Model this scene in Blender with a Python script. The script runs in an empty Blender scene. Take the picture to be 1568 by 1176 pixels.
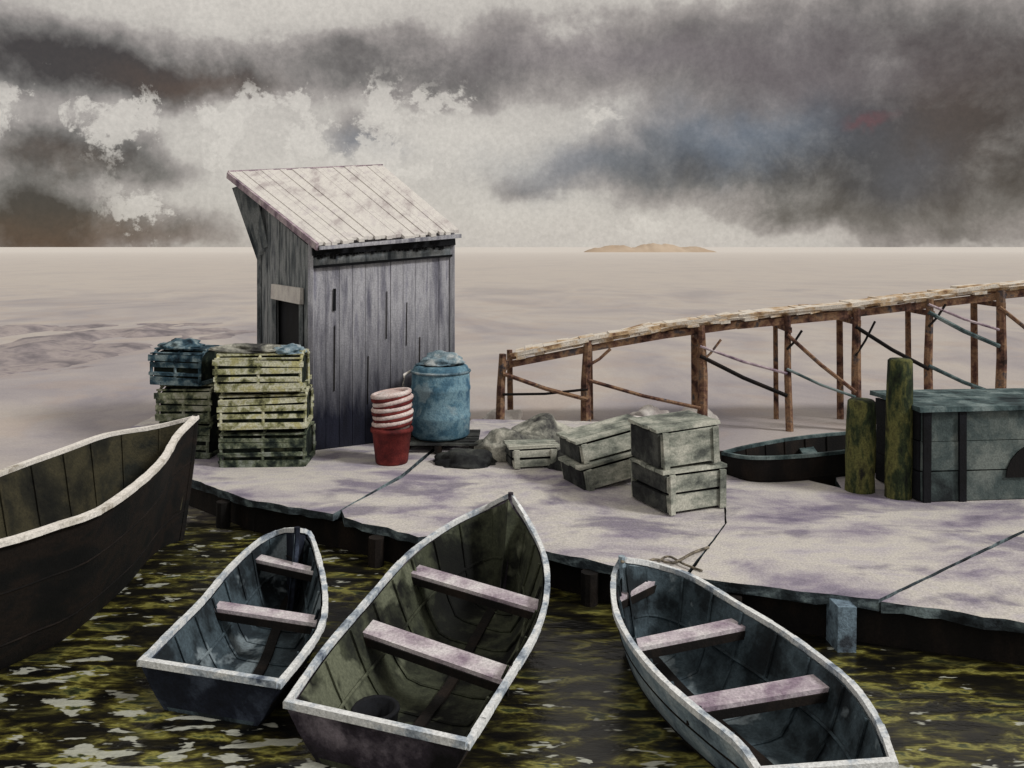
import bpy, bmesh, math, random
from mathutils import Vector, Matrix, noise as mn
random.seed(7)
F=1307.0; HC=2.46; WZ=-0.34
def at(px,py,z):
    Y=(HC-z)*F/(py-378.0); return Vector(((px-784)/F*Y,Y,z))
def atY(px,py,Y):
    return Vector(((px-784)/F*Y,Y,HC-(py-378)*Y/F))
def lin(c):
    c=c/255.0
    return c/12.92 if c<=.04045 else ((c+.055)/1.055)**2.4
def C(r,g,b,k=1.0): return (min(1,lin(r)*k),min(1,lin(g)*k),min(1,lin(b)*k),1)
# ---------------------------------------------------------------- node helpers
class NT:
    def __init__(s,tree): s.t=tree; s.n=tree.nodes; s.l=tree.links
    def new(s,ty,**kw):
        n=s.n.new(ty)
        for k,v in kw.items(): setattr(n,k,v)
        return n
    def put(s,sock,v):
        if isinstance(v,bpy.types.NodeSocket): s.l.new(v,sock)
        else: sock.default_value=v
    def math(s,op,a,b=None,c=None,clamp=False):
        n=s.new('ShaderNodeMath',operation=op); n.use_clamp=clamp
        s.put(n.inputs[0],a)
        if b is not None: s.put(n.inputs[1],b)
        if c is not None: s.put(n.inputs[2],c)
        return n.outputs[0]
    def vmath(s,op,a,b):
        n=s.new('ShaderNodeVectorMath',operation=op); s.put(n.inputs[0],a)
        if op=='SCALE': s.put(n.inputs['Scale'],b)
        else: s.put(n.inputs[1],b)
        return n.outputs[0]
    def noise(s,vec,scale,detail=5,rough=.55,dist=0.0):
        n=s.new('ShaderNodeTexNoise'); s.put(n.inputs['Vector'],vec)
        n.inputs['Scale'].default_value=scale; n.inputs['Detail'].default_value=detail
        n.inputs['Roughness'].default_value=rough; n.inputs['Distortion'].default_value=dist
        return n
    def mix(s,f,a,b,mode='MIX'):
        n=s.new('ShaderNodeMix',data_type='RGBA',blend_type=mode)
        s.put(n.inputs[0],f); s.put(n.inputs[6],a); s.put(n.inputs[7],b); return n.outputs[2]
    def ramp(s,f,stops,interp='LINEAR'):
        n=s.new('ShaderNodeValToRGB'); n.color_ramp.interpolation=interp
        e=n.color_ramp.elements
        while len(e)<len(stops): e.new(.5)
        for i,(p,c) in enumerate(stops): e[i].position=p
        for i,(p,c) in enumerate(stops): e[i].color=c
        s.put(n.inputs[0],f); return n.outputs[0]
    def rng(s,v,a,b,c=0.0,d=1.0):
        n=s.new('ShaderNodeMapRange'); s.put(n.inputs[0],v)
        for i,x in enumerate((a,b,c,d)): n.inputs[i+1].default_value=x
        return n.outputs[0]
def newmat(name):
    m=bpy.data.materials.new(name); m.use_nodes=True
    t=NT(m.node_tree); b=m.node_tree.nodes['Principled BSDF']
    return m,t,b
def wash(name,cols,scale=2.0,stretch=(1,1,1),grain=.25,rough=.85,bump=.25,spec=.25,zg=None,lo=.34,hi=.66,bleed=.15,dabs=None):
    m,t,b=newmat(name)
    p=t.new('ShaderNodeNewGeometry').outputs['Position']
    v=t.vmath('MULTIPLY',p,stretch)
    n1=t.noise(v,scale,5,.62,bleed)
    k=len(cols)
    stops=[(lo+(hi-lo)*i/max(1,k-1),c) for i,c in enumerate(cols)]
    col=t.ramp(n1.outputs[0],stops)
    if dabs:
        n4=t.noise(v,dabs[1],4,.6,.4)
        f=t.rng(n4.outputs[0],dabs[2],dabs[2]+dabs[3],0,dabs[4])
        col=t.mix(f,col,dabs[0])
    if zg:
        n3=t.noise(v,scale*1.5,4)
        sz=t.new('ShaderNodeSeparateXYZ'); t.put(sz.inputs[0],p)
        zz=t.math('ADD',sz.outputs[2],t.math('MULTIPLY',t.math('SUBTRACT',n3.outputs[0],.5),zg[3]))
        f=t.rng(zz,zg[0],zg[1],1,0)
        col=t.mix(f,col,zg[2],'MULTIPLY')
    g=t.noise(p,55,2,.7)
    gv=t.rng(g.outputs[0],.3,.7,1-grain,1+grain)
    col=t.mix(1.0,col,gv,'MULTIPLY')
    t.put(b.inputs['Base Color'],col)
    b.inputs['Roughness'].default_value=rough
    b.inputs['Specular IOR Level'].default_value=spec
    bn=t.new('ShaderNodeBump'); bn.inputs['Strength'].default_value=bump; bn.inputs['Distance'].default_value=.02
    hh=t.math('ADD',g.outputs[0],t.math('MULTIPLY',n1.outputs[0],1.5))
    t.put(bn.inputs['Height'],hh); t.put(b.inputs['Normal'],bn.outputs[0])
    return m
M={}
M['dock']=wash('dock_boards',[C(112,106,122),C(146,138,152),C(182,176,178),C(200,195,188),C(186,180,184),C(150,144,158)],.75,(1,1.7,1),.2,.9,.35,lo=.31,hi=.69,bleed=.3,dabs=(C(104,96,120),.9,.53,.10,.7))
M['dockside']=wash('dock_side',[C(20,24,28),C(60,70,76),C(130,146,150)],4,(1,1,2),.3)
M['dark']=wash('wet_dark_timber',[C(10,9,10),C(20,17,16),C(38,30,25)],3,(1,1,.4),.3)
M['bluepost']=wash('bleached_post',[C(50,60,72),C(120,140,155),C(60,66,74)],6)
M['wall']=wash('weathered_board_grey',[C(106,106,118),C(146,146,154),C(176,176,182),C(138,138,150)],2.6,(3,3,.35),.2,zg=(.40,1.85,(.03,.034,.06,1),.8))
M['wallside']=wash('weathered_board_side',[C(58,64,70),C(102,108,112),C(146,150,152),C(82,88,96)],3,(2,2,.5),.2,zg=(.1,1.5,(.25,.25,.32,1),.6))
M['roof']=wash('bleached_roof',[C(182,174,172),C(206,201,197),C(218,214,208),C(202,196,194)],2.2,(2.2,.7,1),.12,.85,.15)
M['rooflilac']=wash('roof_trim',[C(110,92,108),C(168,150,160),C(200,188,190)],5)
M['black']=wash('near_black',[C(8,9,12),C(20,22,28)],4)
M['hullA']=wash('boat_hull_dark',[C(6,7,8),C(13,13,13),C(30,23,19),C(10,12,12)],2.0,(1,1,1.6),.3)
M['inA']=wash('boat_inside_brown',[C(17,18,15),C(36,35,27),C(62,58,42),C(32,34,29)],1.6)
M['railA']=wash('rail_white',[C(140,130,116),C(206,201,192),C(226,221,214)],5,lo=.3,hi=.5)
M['hullB']=wash('boat_hull_slate',[C(12,14,24),C(30,36,50),C(80,90,108)],2.4)
M['inB']=wash('boat_inside_slate',[C(14,18,22),C(28,36,41),C(70,84,92),C(36,45,51)],1.8,lo=.34,hi=.66,dabs=(C(130,142,148),1.9,.58,.05,.8))
M['railB']=wash('rail_blue_white',[C(80,90,106),C(166,176,186),C(218,220,220)],5,lo=.32,hi=.52)
M['hullC']=wash('boat_hull_plum',[C(16,15,18),C(56,50,60),C(130,122,132)],2.4)
M['inC']=wash('boat_inside_olive',[C(9,11,10),C(20,22,18),C(66,70,55),C(32,35,30)],1.5,lo=.36,hi=.66,dabs=(C(104,108,90),1.6,.57,.05,.8))
M['hullD']=wash('boat_hull_paleblue',[C(70,84,98),C(132,150,162),C(184,196,202)],3)
M['seat']=wash('thwart_pinkwhite',[C(140,124,138),C(192,182,188),C(220,216,216)],4)
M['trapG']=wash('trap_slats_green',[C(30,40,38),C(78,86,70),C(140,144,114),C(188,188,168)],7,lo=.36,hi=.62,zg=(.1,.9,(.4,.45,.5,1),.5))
M['trapY']=wash('trap_slats_pale',[C(64,66,48),C(146,146,106),C(198,198,178),C(176,172,126)],6,lo=.36,hi=.6)
M['trapB']=wash('trap_slats_blue',[C(20,34,44),C(58,84,98),C(130,146,150)],6,lo=.36,hi=.6)
M['net']=wash('trap_netting',[C(12,19,18),C(30,40,34),C(84,88,68)],6,lo=.4,hi=.7)
M['blue']=wash('barrel_blue',[C(44,74,94),C(72,108,128),C(116,148,162),C(58,94,118)],3,rough=.7,dabs=(C(140,160,168),2.5,.58,.06,.7))
M['bluelid']=wash('lid_greyblue',[C(60,84,98),C(120,140,150),C(180,186,186)],6)
M['red']=wash('bucket_red',[C(58,17,20),C(98,34,33),C(122,50,46)],6,rough=.75)
M['redw']=wash('coil_white',[C(190,164,158),C(220,210,206)],6)
M['rock']=wash('stone_grey',[C(60,60,60),C(120,120,112),C(184,182,170)],3,lo=.38,hi=.6)
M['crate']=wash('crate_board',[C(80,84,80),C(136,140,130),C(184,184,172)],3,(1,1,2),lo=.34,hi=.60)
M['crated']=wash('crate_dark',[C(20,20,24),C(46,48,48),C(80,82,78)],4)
M['moss']=wash('piling_mossy',[C(14,19,15),C(42,52,32),C(98,98,56),C(30,30,25)],4,(1.5,1.5,.6),.35)
M['pier']=wash('pier_timber',[C(44,32,30),C(98,70,60),C(144,114,88),C(74,70,74)],5)
M['pierdeck']=wash('pier_deck_bleached',[C(116,84,64),C(196,168,132),C(220,212,200)],3,lo=.32,hi=.52)
M['teal']=wash('teal_grey',[C(30,42,46),C(74,92,94),C(124,138,138)],4)
M['tealdark']=wash('teal_dark',[C(30,36,38),C(70,82,82),C(112,120,116)],2)
M['rope']=wash('rope',[C(60,56,50),C(150,140,124)],20)
M['sand']=wash('distant_sand',[C(176,154,132),C(196,178,158)],.05,grain=.03)
M['bank']=wash('tidal_bank',[C(110,104,108),C(136,128,130),C(162,152,150),C(126,118,124)],.9,(1,1,1),.1,.9,.1)
# ---------------------------------------------------------------- mesh builder
class MB:
    def __init__(s): s.v=[]; s.f=[]; s.m=[]; s.mats=[]
    def mi(s,k):
        if k not in s.mats: s.mats.append(k)
        return s.mats.index(k)
    def face(s,pts,k):
        i=len(s.v); s.v+= [Vector(p) for p in pts]; s.f.append(list(range(i,i+len(pts)))); s.m.append(s.mi(k))
    def hexa(s,b,t,k):
        i=len(s.v); s.v+=[Vector(p) for p in b]+[Vector(p) for p in t]; q=s.mi(k)
        for f in ((3,2,1,0),(4,5,6,7),(0,1,5,4),(1,2,6,5),(2,3,7,6),(3,0,4,7)):
            s.f.append([i+a for a in f]); s.m.append(q)
    def box(s,c,size,k,rot=None,j=0.0):
        c=Vector(c); hx,hy,hz=[a/2 for a in size]; R=rot or Matrix.Identity(3)
        def p(x,y,z): return c+R@Vector((x+random.uniform(-j,j),y+random.uniform(-j,j),z+random.uniform(-j,j)))
        s.hexa([p(-hx,-hy,-hz),p(hx,-hy,-hz),p(hx,hy,-hz),p(-hx,hy,-hz)],[p(-hx,-hy,hz),p(hx,-hy,hz),p(hx,hy,hz),p(-hx,hy,hz)],k)
    def beam(s,a,b,w,h,k,j=0.0,up=(0,0,1)):
        a=Vector(a);b=Vector(b);d=(b-a).normalized(); u=Vector(up)
        if abs(d.dot(u))>.98: u=Vector((0,1,0))
        sd=d.cross(u).normalized(); u=sd.cross(d).normalized()
        def q(p): 
            return [p+sd*(x*w/2+random.uniform(-j,j))+u*(y*h/2+random.uniform(-j,j)) for x,y in ((-1,-1),(1,-1),(1,1),(-1,1))]
        s.hexa(q(a),q(b),k)
    def tube(s,pts,r,k,n=8,cap=True):
        pts=[Vector(p) for p in pts]; rr=r if isinstance(r,(list,tuple)) else [r]*len(pts)
        base=len(s.v); q=s.mi(k); ref=Vector((0.13,.21,1)).normalized()
        for i,p in enumerate(pts):
            d=(pts[min(i+1,len(pts)-1)]-pts[max(i-1,0)]).normalized()
            rf=ref if abs(d.dot(ref))<.95 else Vector((1,0,0))
            a=d.cross(rf).normalized(); b=d.cross(a).normalized()
            for m_ in range(n):
                an=2*math.pi*m_/n; s.v.append(p+(a*math.cos(an)+b*math.sin(an))*rr[i])
        for i in range(len(pts)-1):
            for m_ in range(n):
                x=base+i*n+m_; y=base+i*n+(m_+1)%n
                s.f.append([x,y,y+n,x+n]); s.m.append(q)
        if cap:
            s.f.append([base+i for i in range(n)]); s.m.append(q)
            e=base+(len(pts)-1)*n; s.f.append([e+i for i in reversed(range(n))]); s.m.append(q)
    def lathe(s,c,prof,k,n=28,wob=0.0,ks=None):
        c=Vector(c); base=len(s.v)
        for (r,z) in prof:
            for m_ in range(n):
                an=2*math.pi*m_/n; w=1+random.uniform(-wob,wob)
                s.v.append(c+Vector((math.cos(an)*r*w,math.sin(an)*r*w,z)))
        for i in range(len(prof)-1):
            q=s.mi(ks[i] if ks else k)
            for m_ in range(n):
                x=base+i*n+m_; y=base+i*n+(m_+1)%n
                s.f.append([x,y,y+n,x+n]); s.m.append(q)
        s.f.append([base+i for i in reversed(range(n))]); s.m.append(s.mi(ks[0] if ks else k))
        e=base+(len(prof)-1)*n; s.f.append([e+i for i in range(n)]); s.m.append(s.mi(ks[-1] if ks else k))
    def obj(s,name,parent=None,smooth=False,recalc=True):
        me=bpy.data.meshes.new(name); me.from_pydata([tuple(v) for v in s.v],[],s.f)
        for k in s.mats: me.materials.append(M[k])
        for i,p in enumerate(me.polygons): p.material_index=s.m[i]; p.use_smooth=smooth
        me.update()
        if recalc:
            bm=bmesh.new(); bm.from_mesh(me)
            bmesh.ops.recalc_face_normals(bm,faces=bm.faces); bm.to_mesh(me); bm.free()
        o=bpy.data.objects.new(name,me); bpy.context.collection.objects.link(o)
        if parent: o.parent=parent
        return o
def empty(name):
    e=bpy.data.objects.new(name,None); bpy.context.collection.objects.link(e); e.empty_display_size=.2; return e
def resample(pts,n):
    pts=[Vector(p) for p in pts]; ext=[pts[0]*2-pts[1]]+pts+[pts[-1]*2-pts[-2]]
    dense=[]
    for i in range(1,len(ext)-2):
        p0,p1,p2,p3=ext[i-1:i+3]
        for k in range(12):
            t=k/12
            dense.append(.5*((2*p1)+(p2-p0)*t+(2*p0-5*p1+4*p2-p3)*t*t+(3*p1-p0-3*p2+p3)*t**3))
    dense.append(pts[-1])
    L=[0]
    for i in range(1,len(dense)): L.append(L[-1]+(dense[i]-dense[i-1]).length)
    out=[];j=0
    for i in range(n+1):
        d=L[-1]*i/n
        while j<len(L)-2 and L[j+1]<d: j+=1
        t=(d-L[j])/max(1e-9,L[j+1]-L[j]); out.append(dense[j].lerp(dense[j+1],min(1,max(0,t))))
    return out
# ---------------------------------------------------------------- boats
PROF=[(1,0),(.97,.14),(.93,.3),(.87,.47),(.78,.64),(.65,.79),(.46,.91),(.22,.98),(0,1)]
WATERLINES=[]
def boat(name,bow,Lp,Rp,keel,floor,hull,inn,rail,seat,thwarts,rake=.35,th=.035,railw=.036,ribs=True,seatdrop=.10,narrow=0.0):
    N=28; root=empty(name)
    L=resample([bow]+Lp,N); R=resample([bow]+Rp,N)
    stern=(L[N]+R[N])/2; aft=Vector((stern.x-bow[0],stern.y-bow[1],0)).normalized()
    def sec(j,inner):
        t=j/N; c=(L[j]+R[j])/2; out=[]
        for side,G in ((0,L[j]),(1,R[j])):
            half=Vector((G.x-c.x,G.y-c.y,0)); hw=half.length
            row=[]
            for w,d in PROF:
                w=w*(1-narrow*d)
                if inner: fac=max(0.0,(hw*w-th*(1 if w>.2 else 0))/max(hw,1e-6)) if hw>1e-4 else 0
                else: fac=w
                kz=keel+.06*max(0,t-.6)
                z=G.z-(G.z-kz)*d
                if inner: z=max(z,floor+.10*(1-t)**4)-(.004 if d==0 else 0)
                p=Vector((c.x,c.y,0))+half*fac+aft*(rake*d**1.3*(1-t)**4)
                if inner: p+=aft*(.07*(1-t)**6) - aft*(.035 if j==N else 0)
                else: 
                    if j==N: p-=aft*(.06*d)
                p.z=z; row.append(p)
            out.append(row)
        return out[0]+out[1][::-1][1:]
    for inner,k,nm in ((False,hull,'hull'),(True,inn,'inner_planking')):
        b=MB(); rows=[sec(j,inner) for j in range(N+1)]; W=len(rows[0]); q=b.mi(k)
        for r in rows: b.v+=r
        for j in range(N):
            for i in range(W-1):
                b.f.append([j*W+i,j*W+i+1,(j+1)*W+i+1,(j+1)*W+i]); b.m.append(q)
        b.f.append([N*W+i for i in range(W)]); b.m.append(q)
        o=b.obj(nm,root,True)
        for p in o.data.polygons:
            if len(p.vertices)>4: p.use_smooth=False
        if not inner: orow=rows
        else: irow=rows
    # waterline loop (the water sheet is opened here so the boat sits IN the water)
    W=len(orow[0]); h=W//2; wl=[];wr=[]
    for j in range(1,N+1):
        r=orow[j]; cen=r[h]
        for seq,dst in ((list(range(0,h+1)),wl),(list(range(W-1,h-1,-1)),wr)):
            for a,c in zip(seq,seq[1:]):
                if r[a].z>=WZ>r[c].z:
                    f=(r[a].z-WZ)/(r[a].z-r[c].z); p=r[a].lerp(r[c],f); d=Vector((cen.x-p.x,cen.y-p.y,0))
                    if d.length>.03: p=p+d.normalized()*.012
                    if j==N: p=p-aft*.012
                    dst.append((p.x,p.y)); break
    WATERLINES.append(wl+wr[::-1])
    b=MB()
    for side in (L,R):
        for j in range(N):
            a=side[j]+Vector((0,0,.008)); c=side[j+1]+Vector((0,0,.008))
            d=(c-a).normalized(); b.beam(a-d*.006,c+d*.006,railw+random.uniform(-.005,.005),.035,rail)
    b.beam(L[N]+Vector((0,0,.02)),R[N]+Vector((0,0,.02)),.04,.04,rail)
    st=[orow[0][i] for i in range(h+1)]
    b.tube([st[0]+Vector((0,0,.03))]+st,.025,hull,6)
    b.obj('gunwale_rail',root)
    b=MB()
    for i_ in (2,4):
        b.tube([orow[j][i_] for j in range(N+1)],.007,'dark',5)
        b.tube([orow[j][W-1-i_] for j in range(N+1)],.007,'dark',5)
    b.obj('strake_seams',root)
    if ribs:
        b=MB()
        for j in range(3,N-1,3):
            c=(L[j]+R[j])/2
            b.tube([p.lerp(Vector((c.x,c.y,p.z)),.03)+Vector((0,0,.004)) for p in irow[j]],.010,inn,5)
        for i_ in (3,):
            for e in (i_,W-1-i_):
                b.tube([irow[j][e].lerp(Vector(((L[j].x+R[j].x)/2,(L[j].y+R[j].y)/2,irow[j][e].z)),.03) for j in range(1,N)],.012,inn,5)
        c0=[Vector(((L[j].x+R[j].x)/2,(L[j].y+R[j].y)/2,irow[j][h].z+.012)) for j in range(2,N)]
        for j in range(len(c0)-1): b.beam(c0[j],c0[j+1],.07,.02,'dark')
        b.obj('ribs',root)
    def ip(side,t,drop,inset):
        x=t*N; j=min(N-1,int(x)); p=side[j].lerp(side[j+1],x-j)
        o=(L if side is R else R); q=o[j].lerp(o[j+1],x-j)
        d=(q-p); d.z=0; d.normalize(); p=p+d*inset; p.z-=drop; return p
    for n,(tl,tr,wd) in enumerate(thwarts):
        b=MB(); q=[ip(L,tl,seatdrop,.04),ip(R,tr,seatdrop,.04),ip(R,tr+wd,seatdrop,.04),ip(L,tl+wd,seatdrop,.04)]
        b.hexa([p-Vector((0,0,.03)) for p in q],q,seat)
        b.beam(q[3]-Vector((0,0,.05)),q[2]-Vector((0,0,.05)),.02,.05,'dark')
        b.obj('thwart_%d'%(n+1),root)
    return root,L,R,irow
def gp(lst,z0,z1):
    n=len(lst); return [at(x,y,z0+(z1-z0)*((i+1)/n)**.7) for i,(x,y) in enumerate(lst)]
boat('fishing_boat',at(300,640,.78),
     gp([(238,655),(165,667),(100,690),(30,715),(-60,750),(-200,810)],.72,.60),
     gp([(272,668),(250,705),(212,742),(150,785),(90,806),(30,826),(-60,850),(-170,885)],.72,.60),
     -.55,-.15,'hullA','inA','railA','seat',[],rake=.3,th=.05,railw=.06,narrow=.3)
rb,dl_L,dl_R,_=boat('rowing_boat',at(455,813,.20),
     gp([(430,815),(395,832),(350,874),(310,922),(262,970),(215,1018)],.15,-.07),
     gp([(474,820),(489,862),(498,915),(492,962),(462,1008),(426,1052)],.15,-.07),
     -.52,-.42,'hullB','inB','railB','seat',[(.27,.30,.04),(.60,.62,.045)],rake=.25,narrow=.2,seatdrop=.07)
mb,mL,mR,_=boat('rowing_boat',at(782,760,.42),
     gp([(745,778),(690,805),(625,852),(560,925),(500,995),(438,1082)],.36,-.05),
     gp([(808,800),(832,850),(838,905),(822,968),(780,1040),(715,1145)],.36,-.05),
     -.52,-.42,'hullC','inC','railB','seat',[(.40,.44,.045),(.66,.71,.05)],rake=.35,narrow=.2,seatdrop=.08)
rb2,rL,rR,_=boat('rowing_boat',at(952,858,.24),
     gp([(940,885),(942,935),(965,985),(1010,1040),(1068,1092),(1130,1142),(1165,1190)],.18,-.04),
     gp([(1000,866),(1060,886),(1130,928),(1192,965),(1255,1010),(1305,1052),(1345,1110),(1370,1175)],.18,-.04),
     -.52,-.42,'hullD','inB','railB','seat',[(.10,.10,.05),(.38,.40,.045),(.66,.66,.05)],rake=.25,narrow=.12,seatdrop=.07)
boat('rowing_boat',at(1105,695,.22),
     gp([(1150,684),(1220,672),(1300,664),(1390,660),(1430,662)],.24,.28),
     gp([(1150,702),(1220,700),(1300,692),(1390,682),(1430,680)],.24,.28),
     -.5,-.3,'dark','dark','teal','teal',[(.4,.4,.07)],rake=.2)
b=MB(); c=at(575,1100,-.22); c.z=-.415
b.lathe(c,[(.10,0),(.13,.24),(.14,.245),(.135,.26),(.11,.255),(.09,.06)],'black',14,.02)  # black pail added in place of a dark shadow at the stern
b.obj('stern_shadow_pail',mb,True)
# ---------------------------------------------------------------- dock
A=(-3.35,9.0);Bp=(-2.57,8.31);Cc=(-1.65,7.86)
secs=[[A,Bp,Cc,(-1.2,9.2),(-.6,12.3),(-1.5,14.6),(-5.2,14.6),(-5.2,10.4)],
 [(-1.60,8.02),(-1.53,7.80),(-.80,7.27),(-.42,7.32),(.05,7.22),(.22,6.98),(.88,6.56),(1.30,6.42),(1.90,7.62),(2.43,9.9),(2.1,12.0),(-.57,12.25),(-1.17,9.15)],
 [(1.32,6.38),(2.16,6.07),(2.56,5.96),(4.25,7.27),(6.98,9.3),(3.5,9.35),(3.36,8.7),(2.44,9.87),(1.915,7.61)],
 [(2.573,5.95),(3.28,5.67),(4.41,5.17),(7.5,4.6),(7.5,9.3),(7.0,9.28),(4.265,7.255)]]
dock=empty('dock')
for si,pl in enumerate(secs):
    bm=bmesh.new(); pts=[]
    for i in range(len(pl)):
        a=Vector(pl[i]);c=Vector(pl[(i+1)%len(pl)]); n=max(1,int((c-a).length/.12))
        inner_edge = (si==0 and i in (2,3)) or (si==1 and i in (7,8,11,12)) or (si==2 and i in (2,3,7,8)) or (si==3 and i in (5,6))
        jj=.004 if inner_edge else .022
        for k in range(n):
            p=a.lerp(c,k/n)
            if k: p+=Vector((random.uniform(-jj,jj),random.uniform(-jj,jj)))
            pts.append(p)
    z=-.012*(si%2)
    vs=[bm.verts.new((p.x,p.y,z)) for p in pts]; vb=[bm.verts.new((p.x,p.y,z-.06-random.uniform(0,.03))) for p in pts]
    f=bm.faces.new(vs); f.material_index=0; f2=bm.faces.new(vb[::-1]); f2.material_index=1
    for i in range(len(vs)):
        g=bm.faces.new((vs[i],vb[i],vb[(i+1)%len(vs)],vs[(i+1)%len(vs)])); g.material_index=1
    bmesh.ops.recalc_face_normals(bm,faces=bm.faces)
    me=bpy.data.meshes.new('deck'); bm.to_mesh(me); bm.free(); me.materials.append(M['dock']); me.materials.append(M['dockside'])
    o=bpy.data.objects.new('deck_section_%d'%(si+1),me); bpy.context.collection.objects.link(o); o.parent=dock
front=[(-5.1,10.5),A,Bp,Cc,(-.80,7.27),(-.42,7.32),(.05,7.22),(.22,6.98),(.88,6.56),(2.16,6.07),(3.28,5.67),(4.41,5.17),(7.5,4.6)]
b=MB()
for i in range(len(front)-1):
    a=Vector((*front[i],-.38))+Vector((.06,.10,0)); c=Vector((*front[i+1],-.38))+Vector((.06,.10,0))
    b.beam(a,c,.06,.56,'dark')
back=[(-5.2,14.5),(-1.6,14.5),(-.7,12.15),(2.0,11.9),(2.35,9.95),(3.3,8.8),(3.6,9.25),(7.4,9.2)]
for i in range(len(back)-1):
    b.beam(Vector((*back[i],-.38)),Vector((*back[i+1],-.38)),.06,.5,'dark')
b.obj('skirt_beam',dock)
b=MB()
for x,y in ((-2.9,8.55),(-1.2,7.5),(.6,6.70),(1.6,6.24),(4.0,5.3)):
    b.tube([(x,y,-.9),(x+.01,y,-.09)],.07,'dark',10)
b.beam((2.30,5.985,-.9),(2.31,5.99,-.03),.13,.20,'bluepost',.01)
b.obj('support_posts',dock)
# ---------------------------------------------------------------- water
m,t,bs=newmat('harbour_water')
pos=t.new('ShaderNodeNewGeometry').outputs['Position']
sp=t.new('ShaderNodeSeparateXYZ'); t.put(sp.inputs[0],pos)
v=t.vmath('MULTIPLY',pos,(1.5,4.0,1))
n1=t.noise(v,2.2,4,.6,.3)
near=t.ramp(n1.outputs[0],[(.40,C(15,15,14)),(.48,C(36,33,20)),(.54,C(80,76,34)),(.59,C(140,136,72)),(.64,C(66,72,44)),(.73,C(22,22,19))])
n2=t.noise(t.vmath('ADD',v,(2.7,9.1,0)),1.1,3,.6,.4)
near=t.mix(t.rng(n2.outputs[0],.47,.56,0,.75),near,C(24,23,19))
n2b=t.noise(t.vmath('ADD',v,(7.7,3.1,0)),2.3,3,.6,.3)
dist=t.math('ADD',t.rng(sp.outputs[1],4.4,6.2,0,.085),t.rng(sp.outputs[0],-2.6,.4,-.05,.03))
glint=t.rng(t.math('SUBTRACT',n2b.outputs[0],dist),.57,.60)  # white dabs: glints painted into the base colour
near=t.mix(t.math('MULTIPLY',glint,.85),near,C(182,184,172))
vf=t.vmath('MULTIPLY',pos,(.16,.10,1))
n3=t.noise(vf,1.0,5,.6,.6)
far=t.ramp(n3.outputs[0],[(.34,C(142,137,144)),(.45,C(166,159,160)),(.55,C(184,176,170)),(.68,C(156,150,155))])  # pale far water: grazing sky reflection put into the base colour
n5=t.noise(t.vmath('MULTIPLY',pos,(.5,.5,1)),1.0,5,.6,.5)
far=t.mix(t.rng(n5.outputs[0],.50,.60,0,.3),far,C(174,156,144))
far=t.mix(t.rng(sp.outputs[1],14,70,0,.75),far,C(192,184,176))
far=t.mix(t.rng(sp.outputs[1],60,500),far,C(214,208,202))  # distance haze painted in: far colour fades towards the sky
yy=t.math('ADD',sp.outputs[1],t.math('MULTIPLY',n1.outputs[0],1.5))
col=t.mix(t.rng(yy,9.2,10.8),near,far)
g=t.noise(pos,40,2,.7)
col=t.mix(1.0,col,t.rng(g.outputs[0],.3,.7,.9,1.1),'MULTIPLY')
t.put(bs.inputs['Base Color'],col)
t.put(bs.inputs['Roughness'],t.rng(sp.outputs[1],9,13,.28,.8))
t.put(bs.inputs['Specular IOR Level'],t.rng(sp.outputs[1],9,13,.3,.1))
bn=t.new('ShaderNodeBump'); bn.inputs['Strength'].default_value=.3; bn.inputs['Distance'].default_value=.05
t.put(bn.inputs['Height'],n1.outputs[0]); t.put(bs.inputs['Normal'],bn.outputs[0])
M['water']=m
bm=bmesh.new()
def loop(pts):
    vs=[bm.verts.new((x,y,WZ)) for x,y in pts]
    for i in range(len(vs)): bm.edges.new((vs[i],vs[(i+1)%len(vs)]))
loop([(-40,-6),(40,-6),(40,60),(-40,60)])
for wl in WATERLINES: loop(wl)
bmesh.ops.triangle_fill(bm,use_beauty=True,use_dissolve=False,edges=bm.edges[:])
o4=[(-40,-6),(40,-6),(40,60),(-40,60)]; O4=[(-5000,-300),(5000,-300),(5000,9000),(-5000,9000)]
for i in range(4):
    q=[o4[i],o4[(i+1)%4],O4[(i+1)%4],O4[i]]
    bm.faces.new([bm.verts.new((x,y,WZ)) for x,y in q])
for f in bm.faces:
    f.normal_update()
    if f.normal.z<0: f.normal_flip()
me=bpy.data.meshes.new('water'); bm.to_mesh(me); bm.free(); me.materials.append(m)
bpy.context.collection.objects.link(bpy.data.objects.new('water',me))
def terrain(name,x0,x1,y0,y1,nx,ny,fn,k):
    b=MB(); q=b.mi(k)
    for j in range(ny+1):
        for i in range(nx+1):
            x=x0+(x1-x0)*i/nx; y=y0+(y1-y0)*j/ny; b.v.append(Vector((x,y,fn(x,y,i/nx,j/ny))))
    for j in range(ny):
        for i in range(nx):
            a=j*(nx+1)+i; b.f.append([a,a+1,a+nx+2,a+nx+1]); b.m.append(q)
    return b.obj(name,None,True)
def bankf(x,y,u,v_):
    e=min(1,u*6,(1-u)*4)*min(1,v_*5,(1-v_)*4); h=mn.fractal(Vector((x*.5,y*.3,0)),1,2,5)
    return WZ-.18+e*(.24+.28*h)
terrain('tidal_bank',-34,-4.6,13.5,34,120,90,bankf,'bank')
def islf(x,y,u,v_):
    e=math.sin(math.pi*u)**.4*math.sin(math.pi*v_) if 0<u<1 and 0<v_<1 else 0; h=mn.fractal(Vector((x*.09,y*.03,3)),1,2,4)
    return -1+e*(4.0+2.2*h)
terrain('distant_island',38,108,440,470,90,8,islf,'sand')
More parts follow.
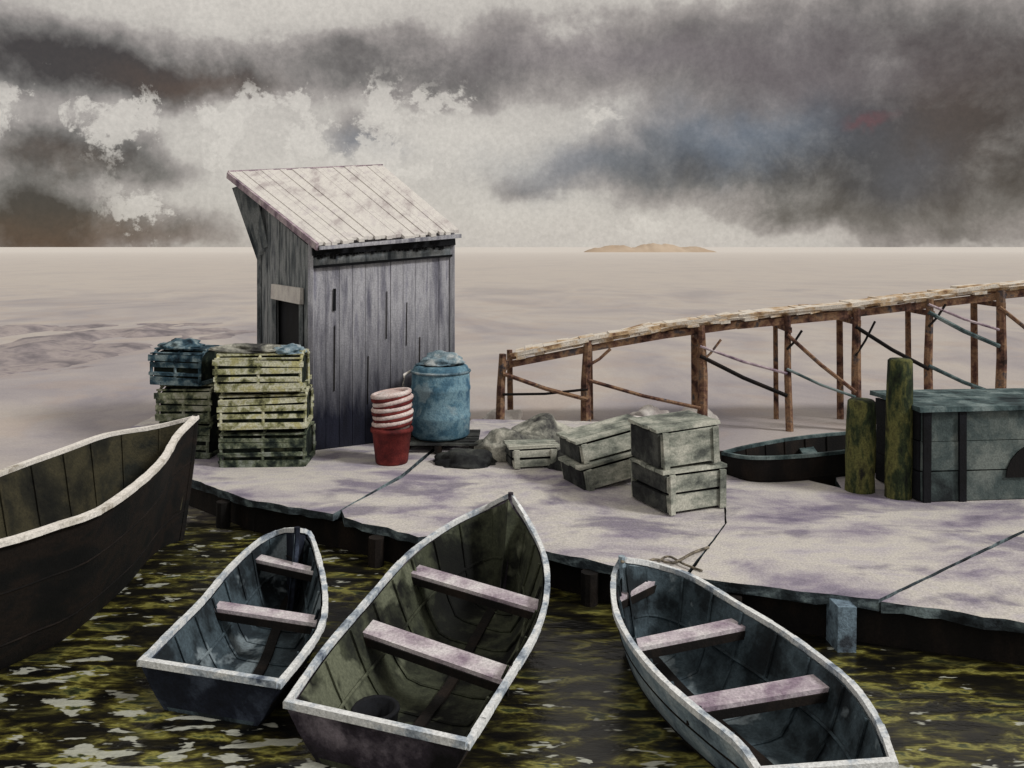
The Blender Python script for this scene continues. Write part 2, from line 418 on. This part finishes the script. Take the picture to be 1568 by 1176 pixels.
# ---------------------------------------------------------------- shed
shed=empty('fishing_shed')
def S(x,y,z): return Vector((-2.41+.866*x-.5*y,10.3+.5*x+.866*y,z))
W_=1.85;D_=2.5
def roofz(x,y):
    v_=(y+.2)/3.0; u=x/1.9; return (2.5+1.04*v_)*(1-u)+(2.655+1.095*v_)*u
b=MB()
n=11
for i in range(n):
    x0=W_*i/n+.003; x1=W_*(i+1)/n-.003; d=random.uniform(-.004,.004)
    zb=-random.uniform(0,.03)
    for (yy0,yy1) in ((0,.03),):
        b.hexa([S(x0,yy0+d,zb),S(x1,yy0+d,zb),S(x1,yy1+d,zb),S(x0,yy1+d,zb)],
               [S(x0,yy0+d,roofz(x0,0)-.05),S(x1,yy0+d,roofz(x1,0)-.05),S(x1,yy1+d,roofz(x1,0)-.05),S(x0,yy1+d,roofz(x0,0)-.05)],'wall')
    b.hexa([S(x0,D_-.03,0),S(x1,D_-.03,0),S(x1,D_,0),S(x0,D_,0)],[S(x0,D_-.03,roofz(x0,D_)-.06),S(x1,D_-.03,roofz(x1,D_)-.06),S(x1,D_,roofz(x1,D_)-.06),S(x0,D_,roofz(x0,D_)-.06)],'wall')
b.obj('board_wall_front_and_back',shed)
b=MB(); n=15
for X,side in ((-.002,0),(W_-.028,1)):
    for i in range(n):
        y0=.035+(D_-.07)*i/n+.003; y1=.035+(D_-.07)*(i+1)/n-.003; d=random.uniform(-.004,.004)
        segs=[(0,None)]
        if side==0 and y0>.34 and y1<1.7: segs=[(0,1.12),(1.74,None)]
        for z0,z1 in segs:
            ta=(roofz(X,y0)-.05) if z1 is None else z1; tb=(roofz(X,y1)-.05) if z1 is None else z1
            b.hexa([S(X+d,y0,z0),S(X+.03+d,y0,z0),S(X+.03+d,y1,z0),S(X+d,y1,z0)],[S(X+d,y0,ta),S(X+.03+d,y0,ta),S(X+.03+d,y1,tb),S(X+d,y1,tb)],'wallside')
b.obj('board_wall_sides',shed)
b=MB()
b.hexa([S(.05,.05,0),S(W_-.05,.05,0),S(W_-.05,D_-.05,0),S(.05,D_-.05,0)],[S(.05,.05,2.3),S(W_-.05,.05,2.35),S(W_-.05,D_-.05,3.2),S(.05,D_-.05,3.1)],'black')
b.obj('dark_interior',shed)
b=MB()
for y in (.36,1.64): b.beam(S(-.03,y,1.10),S(-.03,y,1.74),.05,.05,'wallside')
for z in (1.10,): b.beam(S(-.03,.34,z),S(-.03,1.66,z),.05,.04,'wallside')
b.hexa([S(-.07,.30,1.75),S(-.02,.30,1.75),S(-.02,1.70,1.75),S(-.07,1.70,1.75)],[S(-.06,.30,1.95),S(-.02,.30,1.95),S(-.02,1.70,1.95),S(-.06,1.70,1.95)],'roof')
b.obj('side_window',shed)
b=MB()
for x,y in ((-.02,-.015),(W_+.02,-.015)): b.beam(S(x,y,0),S(x,y,roofz(x,0)-.06),.06,.05,'wall')
b.beam(S(-.025,D_,0),S(-.025,D_,roofz(0,D_)-.1),.06,.06,'wallside')
for k in range(4):
    y=D_-.04-.10*k; b.beam(S(-.02,y,2.30+.05*k),S(-.34+.06*k,y+.16,roofz(-.3,y)-.06),.03,.11,'wallside',.004)
b.obj('corner_posts',shed)
b=MB()
b.beam(S(-.02,-.06,2.40),S(W_+.03,-.06,2.53),.05,.09,'black')  # fascia; its black and the ragged fringe below paint in the eave shadow
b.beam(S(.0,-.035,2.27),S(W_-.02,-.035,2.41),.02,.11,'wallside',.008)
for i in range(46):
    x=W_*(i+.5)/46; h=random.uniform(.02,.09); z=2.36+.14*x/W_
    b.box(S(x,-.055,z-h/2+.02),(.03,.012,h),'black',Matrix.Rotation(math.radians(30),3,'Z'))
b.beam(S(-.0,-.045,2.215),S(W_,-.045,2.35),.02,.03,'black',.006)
b.beam(S(.27,-.012,1.68),S(.275,-.012,1.95),.03,.02,'black',.004)
for x,z0,z1 in ((.95,1.3,1.9),(1.22,1.2,1.75),(.27,.7,1.5),(.7,.5,1.1),(1.4,.5,1.3)):
    b.beam(S(x,-.010,z0),S(x+.008,-.010,z1),.009,.008,'dark',.002)
b.obj('eave_shadow_fringe_and_cracks',shed)
def RF(u,v_,dz=0):
    FL=S(0,-.2,2.50);FR=S(1.88,-.2,2.655);BL=S(-.4,2.8,3.54);BR=S(2.0,2.8,3.75)
    p=(FL*(1-u)+FR*u)*(1-v_)+(BL*(1-u)+BR*u)*v_; p.z+=dz; return p
b=MB(); n=26
for i in range(n):
    u0=i/n+.0006;u1=(i+1)/n-.0006; e=random.uniform(-.03,.012); e2=random.uniform(-.02,.02); dz=random.choice((0,.010))+random.uniform(0,.005)
    b.hexa([RF(u0,e,-.02+dz),RF(u1,e,-.02+dz),RF(u1,1+e2,-.02+dz),RF(u0,1+e2,-.02+dz)],[RF(u0,e,.02+dz),RF(u1,e,.02+dz),RF(u1,1+e2,.02+dz),RF(u0,1+e2,.02+dz)],'roof')
b.obj('plank_roof',shed)
b=MB()
b.beam(RF(-.008,-.01,-.03),RF(-.008,1.0,-.03),.03,.09,'rooflilac',.006)
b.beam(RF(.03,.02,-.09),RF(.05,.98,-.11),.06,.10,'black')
b.beam(RF(0,1.005,.01),RF(1,1.005,.01),.04,.05,'rooflilac',.012)
b.beam(RF(0,-.018,-.035),RF(1,-.018,-.035),.03,.045,'wall',.006)
b.obj('roof_trim',shed)
# ---------------------------------------------------------------- lobster traps
def trap(b,c,l,w,h,ang,slat,net):
    R=Matrix.Rotation(ang,3,'Z'); c=Vector(c)
    def P(x,y,z): return c+R@Vector((x,y,z))
    for y in (-w/2,w/2): b.beam(P(-l/2,y,.02),P(l/2,y,.02),.04,.04,slat)
    for x in (-l/2,0,l/2):
        b.beam(P(x,-w/2,.02),P(x,w/2,.02),.04,.04,slat)
        arc=[P(x,-w/2,.02)]+[P(x,-w/2*math.cos(a),h*.55+h*.43*math.sin(a)**.7) for a in [math.pi*k/8 for k in range(9)]]+[P(x,w/2,.02)]
        b.tube(arc,.018,slat,6)
    for a in (.6,1.0,1.35,1.8,2.2,2.6):
        y=-(w/2+.012)*math.cos(a); z=h*.55+(h*.43+.012)*math.sin(a)**.7
        b.beam(P(-l/2-.02,y,z+random.uniform(-.008,.008)),P(l/2+.02,y,z+random.uniform(-.008,.008)),.075,.018,slat,.006)
    for z in (.12,.33,.55,.74): 
        for y in (-w/2-.012,w/2+.012): b.beam(P(-l/2-random.uniform(0,.04),y,z*h+random.uniform(-.014,.014)),P(l/2+random.uniform(0,.04),y,z*h+random.uniform(-.014,.014)),.016,random.uniform(.035,.07),slat,.008)
    prof=[(-w/2+.02,.03),(-w/2+.02,h*.55)]+[(-(w/2-.02)*math.cos(a),h*.55+(h*.4-.01)*math.sin(a)**.7) for a in [math.pi*k/6 for k in range(1,6)]]+[(w/2-.02,h*.55),(w/2-.02,.03)]
    i0=len(b.v); n=len(prof); q=b.mi(net)
    for x in (-l/2+.02,l/2-.02):
        for y,z in prof: b.v.append(P(x,y,z))
    for k in range(n):
        b.f.append([i0+k,i0+(k+1)%n,i0+n+(k+1)%n,i0+n+k]); b.m.append(q)
    b.f.append([i0+k for k in range(n)]); b.m.append(q); b.f.append([i0+n+k for k in reversed(range(n))]); b.m.append(q)
    b.tube([P(-l/2-.01,.1*math.cos(a),h*.45+.1*math.sin(a)) for a in [2*math.pi*k/12 for k in range(13)]],.01,slat,5)
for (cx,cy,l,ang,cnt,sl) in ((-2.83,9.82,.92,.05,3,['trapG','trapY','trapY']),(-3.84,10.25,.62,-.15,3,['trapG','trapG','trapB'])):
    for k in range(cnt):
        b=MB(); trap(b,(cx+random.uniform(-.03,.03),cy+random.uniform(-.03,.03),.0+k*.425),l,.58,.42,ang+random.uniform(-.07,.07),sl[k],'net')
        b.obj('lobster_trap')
def blob(name,c,rx,ry,rz,k,seed=0,amp=.25,low=.25):
    bm=bmesh.new(); bmesh.ops.create_icosphere(bm,subdivisions=4,radius=1)
    for v in bm.verts:
        n_=mn.fractal(v.co*1.3+Vector((seed,seed*.7,0)),1,2,4); v.co*=1+amp*n_
        v.co.x*=rx;v.co.y*=ry;v.co.z=(v.co.z*rz if v.co.z>0 else v.co.z*rz*low)
        v.co+=Vector(c)
    me=bpy.data.meshes.new(name); bm.to_mesh(me); bm.free(); me.materials.append(M[k])
    for p in me.polygons: p.use_smooth=True
    o=bpy.data.objects.new(name,me); bpy.context.collection.objects.link(o); return o
blob('folded_net',(-3.0,9.85,1.27),.42,.24,.07,'rock',3,.5)
blob('folded_tarp',(-3.95,10.2,1.27),.24,.2,.09,'trapB',9,.5)
blob('folded_tarp',(-2.55,9.8,1.26),.17,.2,.08,'bluelid',12,.5)
# ---------------------------------------------------------------- barrel
bar=empty('plastic_barrel')
b=MB(); bc=Vector((-.88,10.55,.13))
b.lathe(bc,[(.33,0),(.355,.03),(.36,.22),(.368,.24),(.368,.27),(.36,.29),(.36,.56),(.368,.58),(.368,.61),(.36,.63),(.355,.80),(.33,.86),(.30,.88),(.28,.88),(.28,.86),(.02,.86)],'blue',36)
b.obj('drum',bar,True)
b=MB(); b.tube([bc+Vector((.36*math.cos(a),.36*math.sin(a),.8)) for a in [2*math.pi*k/32 for k in range(33)]],.016,'bluelid',6)
b.tube([bc+Vector((-.36,-.02,.80)),bc+Vector((-.44,-.06,.76)),bc+Vector((-.46,-.08,.6))],.02,'railA',6)
b.obj('clamp_ring',bar,True)
o=blob('net_bundle',bc+Vector((0,0,.90)),.27,.24,.12,'bluelid',5,.5); o.parent=bar
b=MB()
for k in range(6): b.box((-.88,10.2+k*.14,.105),(.95,.10,.02),'crated',None,.004)
for x in (-1.28,-.88,-.48): b.box((x,10.55,.045),(.08,.8,.09),'dark',None,.004)
b.obj('wooden_pallet')
# ---------------------------------------------------------------- bucket + striped coil
bk=empty('red_bucket'); c=at(600,708,0)
b=MB(); b.lathe(c,[(.175,0),(.185,.02),(.222,.36),(.242,.365),(.242,.40),(.222,.41),(.21,.41),(.20,.38),(.02,.38)],'red',28)
b.obj('pail',bk,True)
b=MB(); cc=c+Vector((0,.02,.40)); z=.03
for k in range(5):
    r=.20; ox=random.uniform(-.012,.014); tl=random.uniform(.025,.05)
    def ring(zz,mat,w,rr): b.tube([cc+Vector((rr*math.cos(a)+ox,rr*math.sin(a),zz+tl*math.cos(a))) for a in [2*math.pi*q_/24 for q_ in range(25)]],w,mat,8)
    ring(z,'red',.030,r); ring(z+.040,'redw',.028,r+.008); z+=.078
b.lathe(cc,[(.2,-.02),(.2,.36),(.12,.40),(.02,.41)],'redw',16)
b.obj('striped_rope_coil',bk,True)
# ---------------------------------------------------------------- crates
def crate(name,c,sx,sy,sz,ang,tilt=0,lid=True,n=3):
    root=empty(name); R=Matrix.Rotation(ang,3,'Z')@Matrix.Rotation(tilt,3,'Y'); c=Vector(c)
    def P(x,y,z): return c+R@Vector((x,y,z))
    def bx(b,x,y,z,a,d,e,k): b.box(P(x,y,z),(a,d,e),k,R,.006)
    b=MB(); h=sz/n
    for k in range(n):
        z=h*(k+.5); e=h-.03
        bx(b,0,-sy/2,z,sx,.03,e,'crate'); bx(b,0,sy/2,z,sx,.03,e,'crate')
        bx(b,-sx/2-.002,0,z,.03,sy-.035,e,'crated'); bx(b,sx/2+.002,0,z,.03,sy-.035,e,'crated')  # darker end boards: shade on the side faces put into the colour
    b.obj('side_boards',root)
    b=MB()
    for x in (-sx/2+.04,sx/2-.04):
        for y in (-sy/2-.028,sy/2+.028): bx(b,x,y,sz/2,.06,.025,sz,'crate')
    bx(b,0,0,sz*.46,sx-.06,sy-.06,sz*.86,'black')
    b.obj('corner_battens',root)
    if lid:
        b=MB(); m_=4
        for k in range(m_): bx(b,0,-sy/2+sy*(k+.5)/m_,sz+.02,sx+.08,sy/m_-.015,.03,'crate')
        b.obj('lid',root)
    return root
crate('wooden_crate',(1.60,8.25,0),.64,.60,.36,.42,n=2)
crate('wooden_crate',(1.58,8.28,.41),.62,.56,.34,.36,-.05,n=1)
crate('wooden_crate',(1.02,9.05,.03),.80,.5,.22,.42,-.14,n=1)
crate('wooden_crate',(1.0,9.12,.30),.80,.5,.20,.36,-.16,n=1)
crate('fish_box',(.22,9.7,0),.5,.34,.20,.2,n=2)
blob('boulder',(-.05,10.1,.0),.42,.3,.30,'rock',11,.35)
blob('boulder',(.42,10.5,.0),.4,.3,.33,'rock',17,.35)
blob('boulder',(-.55,9.75,.0),.34,.22,.15,'crated',21,.35)
blob('boulder',(1.8,11.2,.0),.5,.3,.22,'roof',27,.35)
blob('boulder',(.62,9.6,.0),.22,.2,.17,'crated',31,.35)
# ---------------------------------------------------------------- pilings
def piling(x,y,r,h,lean=(0,0)):
    b=MB(); pts=[];rr=[]
    for k in range(9):
        t_=k/8; pts.append((x+lean[0]*t_,y+lean[1]*t_,-.6+(h+.6)*t_)); rr.append(r*(1.08-.1*t_+random.uniform(-.04,.04)))
    pts.append((x+lean[0],y+lean[1],h+.02)); rr.append(r*.8)
    b.tube(pts,rr,'moss',14)
    return b.obj('mooring_piling',None,True)
piling(3.79,8.40,.12,1.34,(.03,0)); piling(3.50,8.62,.14,.90,(.03,0))
root=empty('wooden_storage_bin')
R=Matrix.Rotation(.10,3,'Z'); c=Vector((5.1,8.75,0))
b=MB()
def bb(x,y,z,a,d,e,k,j=.006): b.box(c+R@Vector((x,y,z)),(a,d,e),k,R,j)
for k in range(3): bb(0,-.40,.15+.29*k,2.4,.03,.28,'tealdark')
for k in range(3): bb(-1.21,0,.15+.29*k,.03,.78,.28,'black')
for k in range(3): bb(1.21,0,.15+.29*k,.03,.78,.28,'crated')
bb(0,0,.42,2.34,.74,.80,'black')
for x in (-1.16,-.80): bb(x,-.43,.44,.07,.03,.88,'black')
b.obj('bin_boards',root)
b=MB()
for k in range(5): bb(0,-.38+.19*k,.90+.002*k,2.5,.18,.04,'teal')
b.obj('bin_lid',root)
b=MB()
pr=[c+R@Vector((.1+.45*math.cos(a),-.425,.22+.36*math.sin(a))) for a in [math.pi*k/12 for k in range(13)]]
pr2=[p+R@Vector((0,-.01,0)) for p in pr]
b.face(pr2,'dark')
for k in range(12): b.face([pr[k],pr[k+1],pr2[k+1],pr2[k]],'dark')
b.obj('arched_hatch',root)
# ---------------------------------------------------------------- pier
pier=empty('timber_pier')
ctrl=[(782,552),(900,528),(1010,508),(1130,492),(1300,475),(1525,447),(1750,425)]
def deckz(px):
    y=ctrl[-1][1]
    for (a,ya),(c_,yc) in zip(ctrl,ctrl[1:]):
        if px<=c_: 
            y=ya+(yc-ya)*(px-a)/(c_-a); break
    return HC-(y-378)*13/F
def PX(px): return (px-784)*13/F
b=MB()
for (a,_),(c_,_) in zip(ctrl,ctrl[1:]):
    for Y in (13.0,13.9):
        b.beam((PX(a)-.02,Y,deckz(a)-.06),(PX(c_)+.02,Y,deckz(c_)-.06),.07,.10,'pier',.015)
b.obj('stringers',pier)
b=MB(); x=790
while x<1740:
    z=deckz(x); s_=(deckz(x+10)-deckz(x-10))/(PX(x+10)-PX(x-10)) if x>800 else .18
    wd=random.uniform(.12,.26)
    b.box((PX(x)+wd/2,13.45+random.uniform(-.05,.05),z+.03+random.uniform(-.008,.012)+s_*wd/2),(wd,1.0+random.uniform(-.1,.1),.04),'pierdeck',Matrix.Rotation(-math.atan(s_),3,'Y'),.01)
    x+=(wd+.008)/13*F
for (a,_),(c_,_) in zip(ctrl,ctrl[1:]):
    b.beam((PX(a),12.93,deckz(a)+.09),(PX(c_),12.93,deckz(c_)+.09),.06,.05,'pierdeck',.015)
b.obj('deck_planks',pier)
b=MB()
posts=[(770,.065),(900,.075),(1072,.075),(1205,.055),(1310,.075),(1422,.065),(1530,.075),(1650,.075)]
for px,r in posts:
    zt=deckz(max(px,784))+(.02 if px not in (900,770) else .10)
    X=PX(px)
    b.tube([(X+random.uniform(-.07,.07),12.98,-.8),(X+random.uniform(-.04,.04),12.97,(zt-.3)/2),(X,12.96,zt)],[r*1.15,r,r*.85],'pier',8)
    b.tube([(X+.12,13.9,-.8),(X+.1,13.9,zt-.05)],[r*.8,r*.7],'pier',8)
    b.beam((X+.02,12.9,zt-.22),(X+.1,14.0,zt-.22),.05,.08,'pier')
b.obj('posts',pier)
b=MB()
def br(x0,y0,x1,y1,r,k='pier',Y=12.91):
    a=atY(x0,y0,Y);c2=atY(x1,y1,Y); mid=(a+c2)/2+Vector((0,0,-.03)); b.tube([a,mid,c2],r,k,6)
br(770,572,900,612,.035); br(770,604,900,596,.022,'dark')
br(900,582,1072,625,.03); br(900,560,935,534,.025)
br(1072,545,1205,606,.033,'dark'); br(1072,530,1205,572,.022,'rooflilac'); br(1072,556,1104,520,.02)
br(1205,512,1310,600,.03); br(1205,565,1310,608,.022,'teal'); br(1205,535,1228,506,.02,'dark')
br(1310,500,1422,565,.03,'dark'); br(1310,545,1340,492,.018,'dark')
br(1422,478,1530,530,.033,'teal'); br(1422,466,1530,505,.02,'rooflilac'); br(1422,560,1530,605,.03,'teal'); br(1422,500,1448,466,.02,'dark')
br(1530,470,1650,560,.03)
b.obj('cross_braces',pier)
for px in (770,1075,1000): 
    p=at(px,650,WZ); blob('boulder',(p.x,p.y+.3,WZ),.32,.25,.20,'roof',px*.1,.4)
def rope(pts,r=.011):
    b=MB(); b.tube(resample(pts,24),r,'rope',6); b.obj('mooring_rope',None,True)
rope([at(952,860,.25),at(985,862,.05),at(1005,856,.015),at(1030,862,.012),at(1062,846,.012),at(1085,838,.012)])
rope([at(1000,868,.012),at(1022,852,.014),at(1048,864,.012),at(1075,874,.012)],.009)
# ---------------------------------------------------------------- world
w=bpy.data.worlds.new('World'); bpy.context.scene.world=w; w.use_nodes=True
w.cycles.sampling_method='MANUAL'; w.cycles.sample_map_resolution=256
t=NT(w.node_tree); t.n.clear()
tc=t.new('ShaderNodeTexCoord').outputs['Generated']
wn=t.noise(tc,8,5,.65); 
warp=t.vmath('SCALE',t.vmath('SUBTRACT',wn.outputs['Color'],(.5,.5,.5)),.10)
d=t.vmath('ADD',tc,warp)
sx=t.new('ShaderNodeSeparateXYZ'); t.put(sx.inputs[0],d)
def blobs(lst):
    acc=None
    for (px,py,wx,wy,a) in lst:
        dd=Vector(((px-784)/F,1,(378-py)/F)).normalized()
        ex=t.math('DIVIDE',t.math('SUBTRACT',sx.outputs[0],dd.x),wx/F); ez=t.math('DIVIDE',t.math('SUBTRACT',sx.outputs[2],dd.z),wy/F)
        e=t.math('ADD',t.math('MULTIPLY',ex,ex),t.math('MULTIPLY',ez,ez))
        g=t.math('MULTIPLY',t.math('EXPONENT',t.math('MULTIPLY',e,-1)),a)
        acc=g if acc is None else t.math('ADD',acc,g)
    return acc
dens=blobs([(80,95,150,48,.85),(280,115,110,28,.7),(140,245,90,32,.95),(40,320,60,45,.6),(110,350,150,32,.95),(480,75,160,26,.3),
            (640,120,200,40,.36),(1000,80,380,55,.45),(1350,120,240,80,.5),(1320,240,240,70,.66),(1050,250,200,45,.42),(1480,220,110,140,.45),(820,280,110,25,.2),(1200,330,110,24,.42),(560,215,50,25,.25)])
fb=t.noise(tc,11,7,.66,.2)
dens=t.math('MULTIPLY',dens,t.rng(fb.outputs[0],.32,.68,.35,1.5))
sm=t.noise(tc,3.5,4,.55)
dens=t.math('ADD',dens,t.rng(sm.outputs[0],.45,.75,0,.2))
col=t.ramp(dens,[(.0,C(214,208,199)),(.13,C(198,192,184)),(.20,C(173,166,160)),(.32,C(150,143,138)),(.5,C(121,116,111)),(.75,C(92,86,81)),(1,C(68,60,54))])
blu=blobs([(1130,205,150,45,.6),(880,260,120,35,.4),(1400,260,60,40,.3),(560,225,50,18,.4)])
col=t.mix(t.math('MINIMUM',blu,.8),col,C(112,124,140))
brn=blobs([(130,372,170,26,.75),(300,125,90,24,.6),(90,250,70,20,.35),(1460,190,90,110,.35)])
col=t.mix(t.math('MINIMUM',brn,.75),col,C(98,78,62))
mauve=blobs([(1000,80,320,40,.5),(1250,130,150,40,.4)])
col=t.mix(t.math('MINIMUM',mauve,.6),col,C(138,128,130))
red=blobs([(1325,188,22,6,.4)])
col=t.mix(red,col,C(124,66,68))
haze=blobs([(780,360,300,28,.55),(1300,376,400,9,.6)])
col=t.mix(t.math('MINIMUM',haze,.8),col,C(202,195,187))
fl=t.noise(tc,15,6,.68,.2)
reg=blobs([(200,190,200,40,1),(430,190,170,50,1),(560,180,90,40,.9),(680,150,70,30,.8),(910,180,40,16,.9),(640,260,90,30,.8),(960,345,100,14,.6),(260,330,70,50,.8)])
fs=t.math('ADD',fl.outputs[0],t.math('MULTIPLY',t.math('MINIMUM',reg,1.0),.10))
ff=t.rng(fs,.585,.63)
col=t.mix(t.math('MULTIPLY',ff,t.math('MINIMUM',t.math('MULTIPLY',reg,1.4),.75)),col,C(218,212,203))
gr=t.noise(tc,190,2,.7)
col=t.mix(1.0,col,t.rng(gr.outputs[0],.3,.7,.92,1.08),'MULTIPLY')
bg1=t.new('ShaderNodeBackground'); t.put(bg1.inputs[0],col); bg1.inputs[1].default_value=.95
SE=math.radians(40); SR=math.radians(115)
sky=t.new('ShaderNodeTexSky'); sky.sky_type='NISHITA'; sky.sun_disc=False; sky.sun_elevation=SE; sky.sun_rotation=SR
bg2=t.new('ShaderNodeBackground'); t.put(bg2.inputs[0],sky.outputs[0]); bg2.inputs[1].default_value=.08
mx=t.new('ShaderNodeMixShader'); mx.inputs[0].default_value=.06
t.l.new(bg1.outputs[0],mx.inputs[1]); t.l.new(bg2.outputs[0],mx.inputs[2])
out=t.new('ShaderNodeOutputWorld'); t.l.new(mx.outputs[0],out.inputs[0])
sl=bpy.data.lights.new('sun','SUN'); sl.energy=2.0; sl.angle=math.radians(10); sl.color=(1,.98,.95)
so=bpy.data.objects.new('sun',sl); bpy.context.collection.objects.link(so)
sd=Vector((math.sin(SR)*math.cos(SE),math.cos(SR)*math.cos(SE),math.sin(SE)))
so.rotation_euler=sd.to_track_quat('Z','Y').to_euler()
cd=bpy.data.cameras.new('camera'); cd.lens=36*F/1568; cd.sensor_width=36; cd.shift_y=-210/1568; cd.clip_end=20000; cd.clip_start=.05
co=bpy.data.objects.new('camera',cd); co.location=(0,0,HC); co.rotation_euler=(math.pi/2,0,0)
bpy.context.collection.objects.link(co); bpy.context.scene.camera=co
vs=bpy.context.scene.view_settings; vs.view_transform='Standard'; vs.look='None'; vs.exposure=0
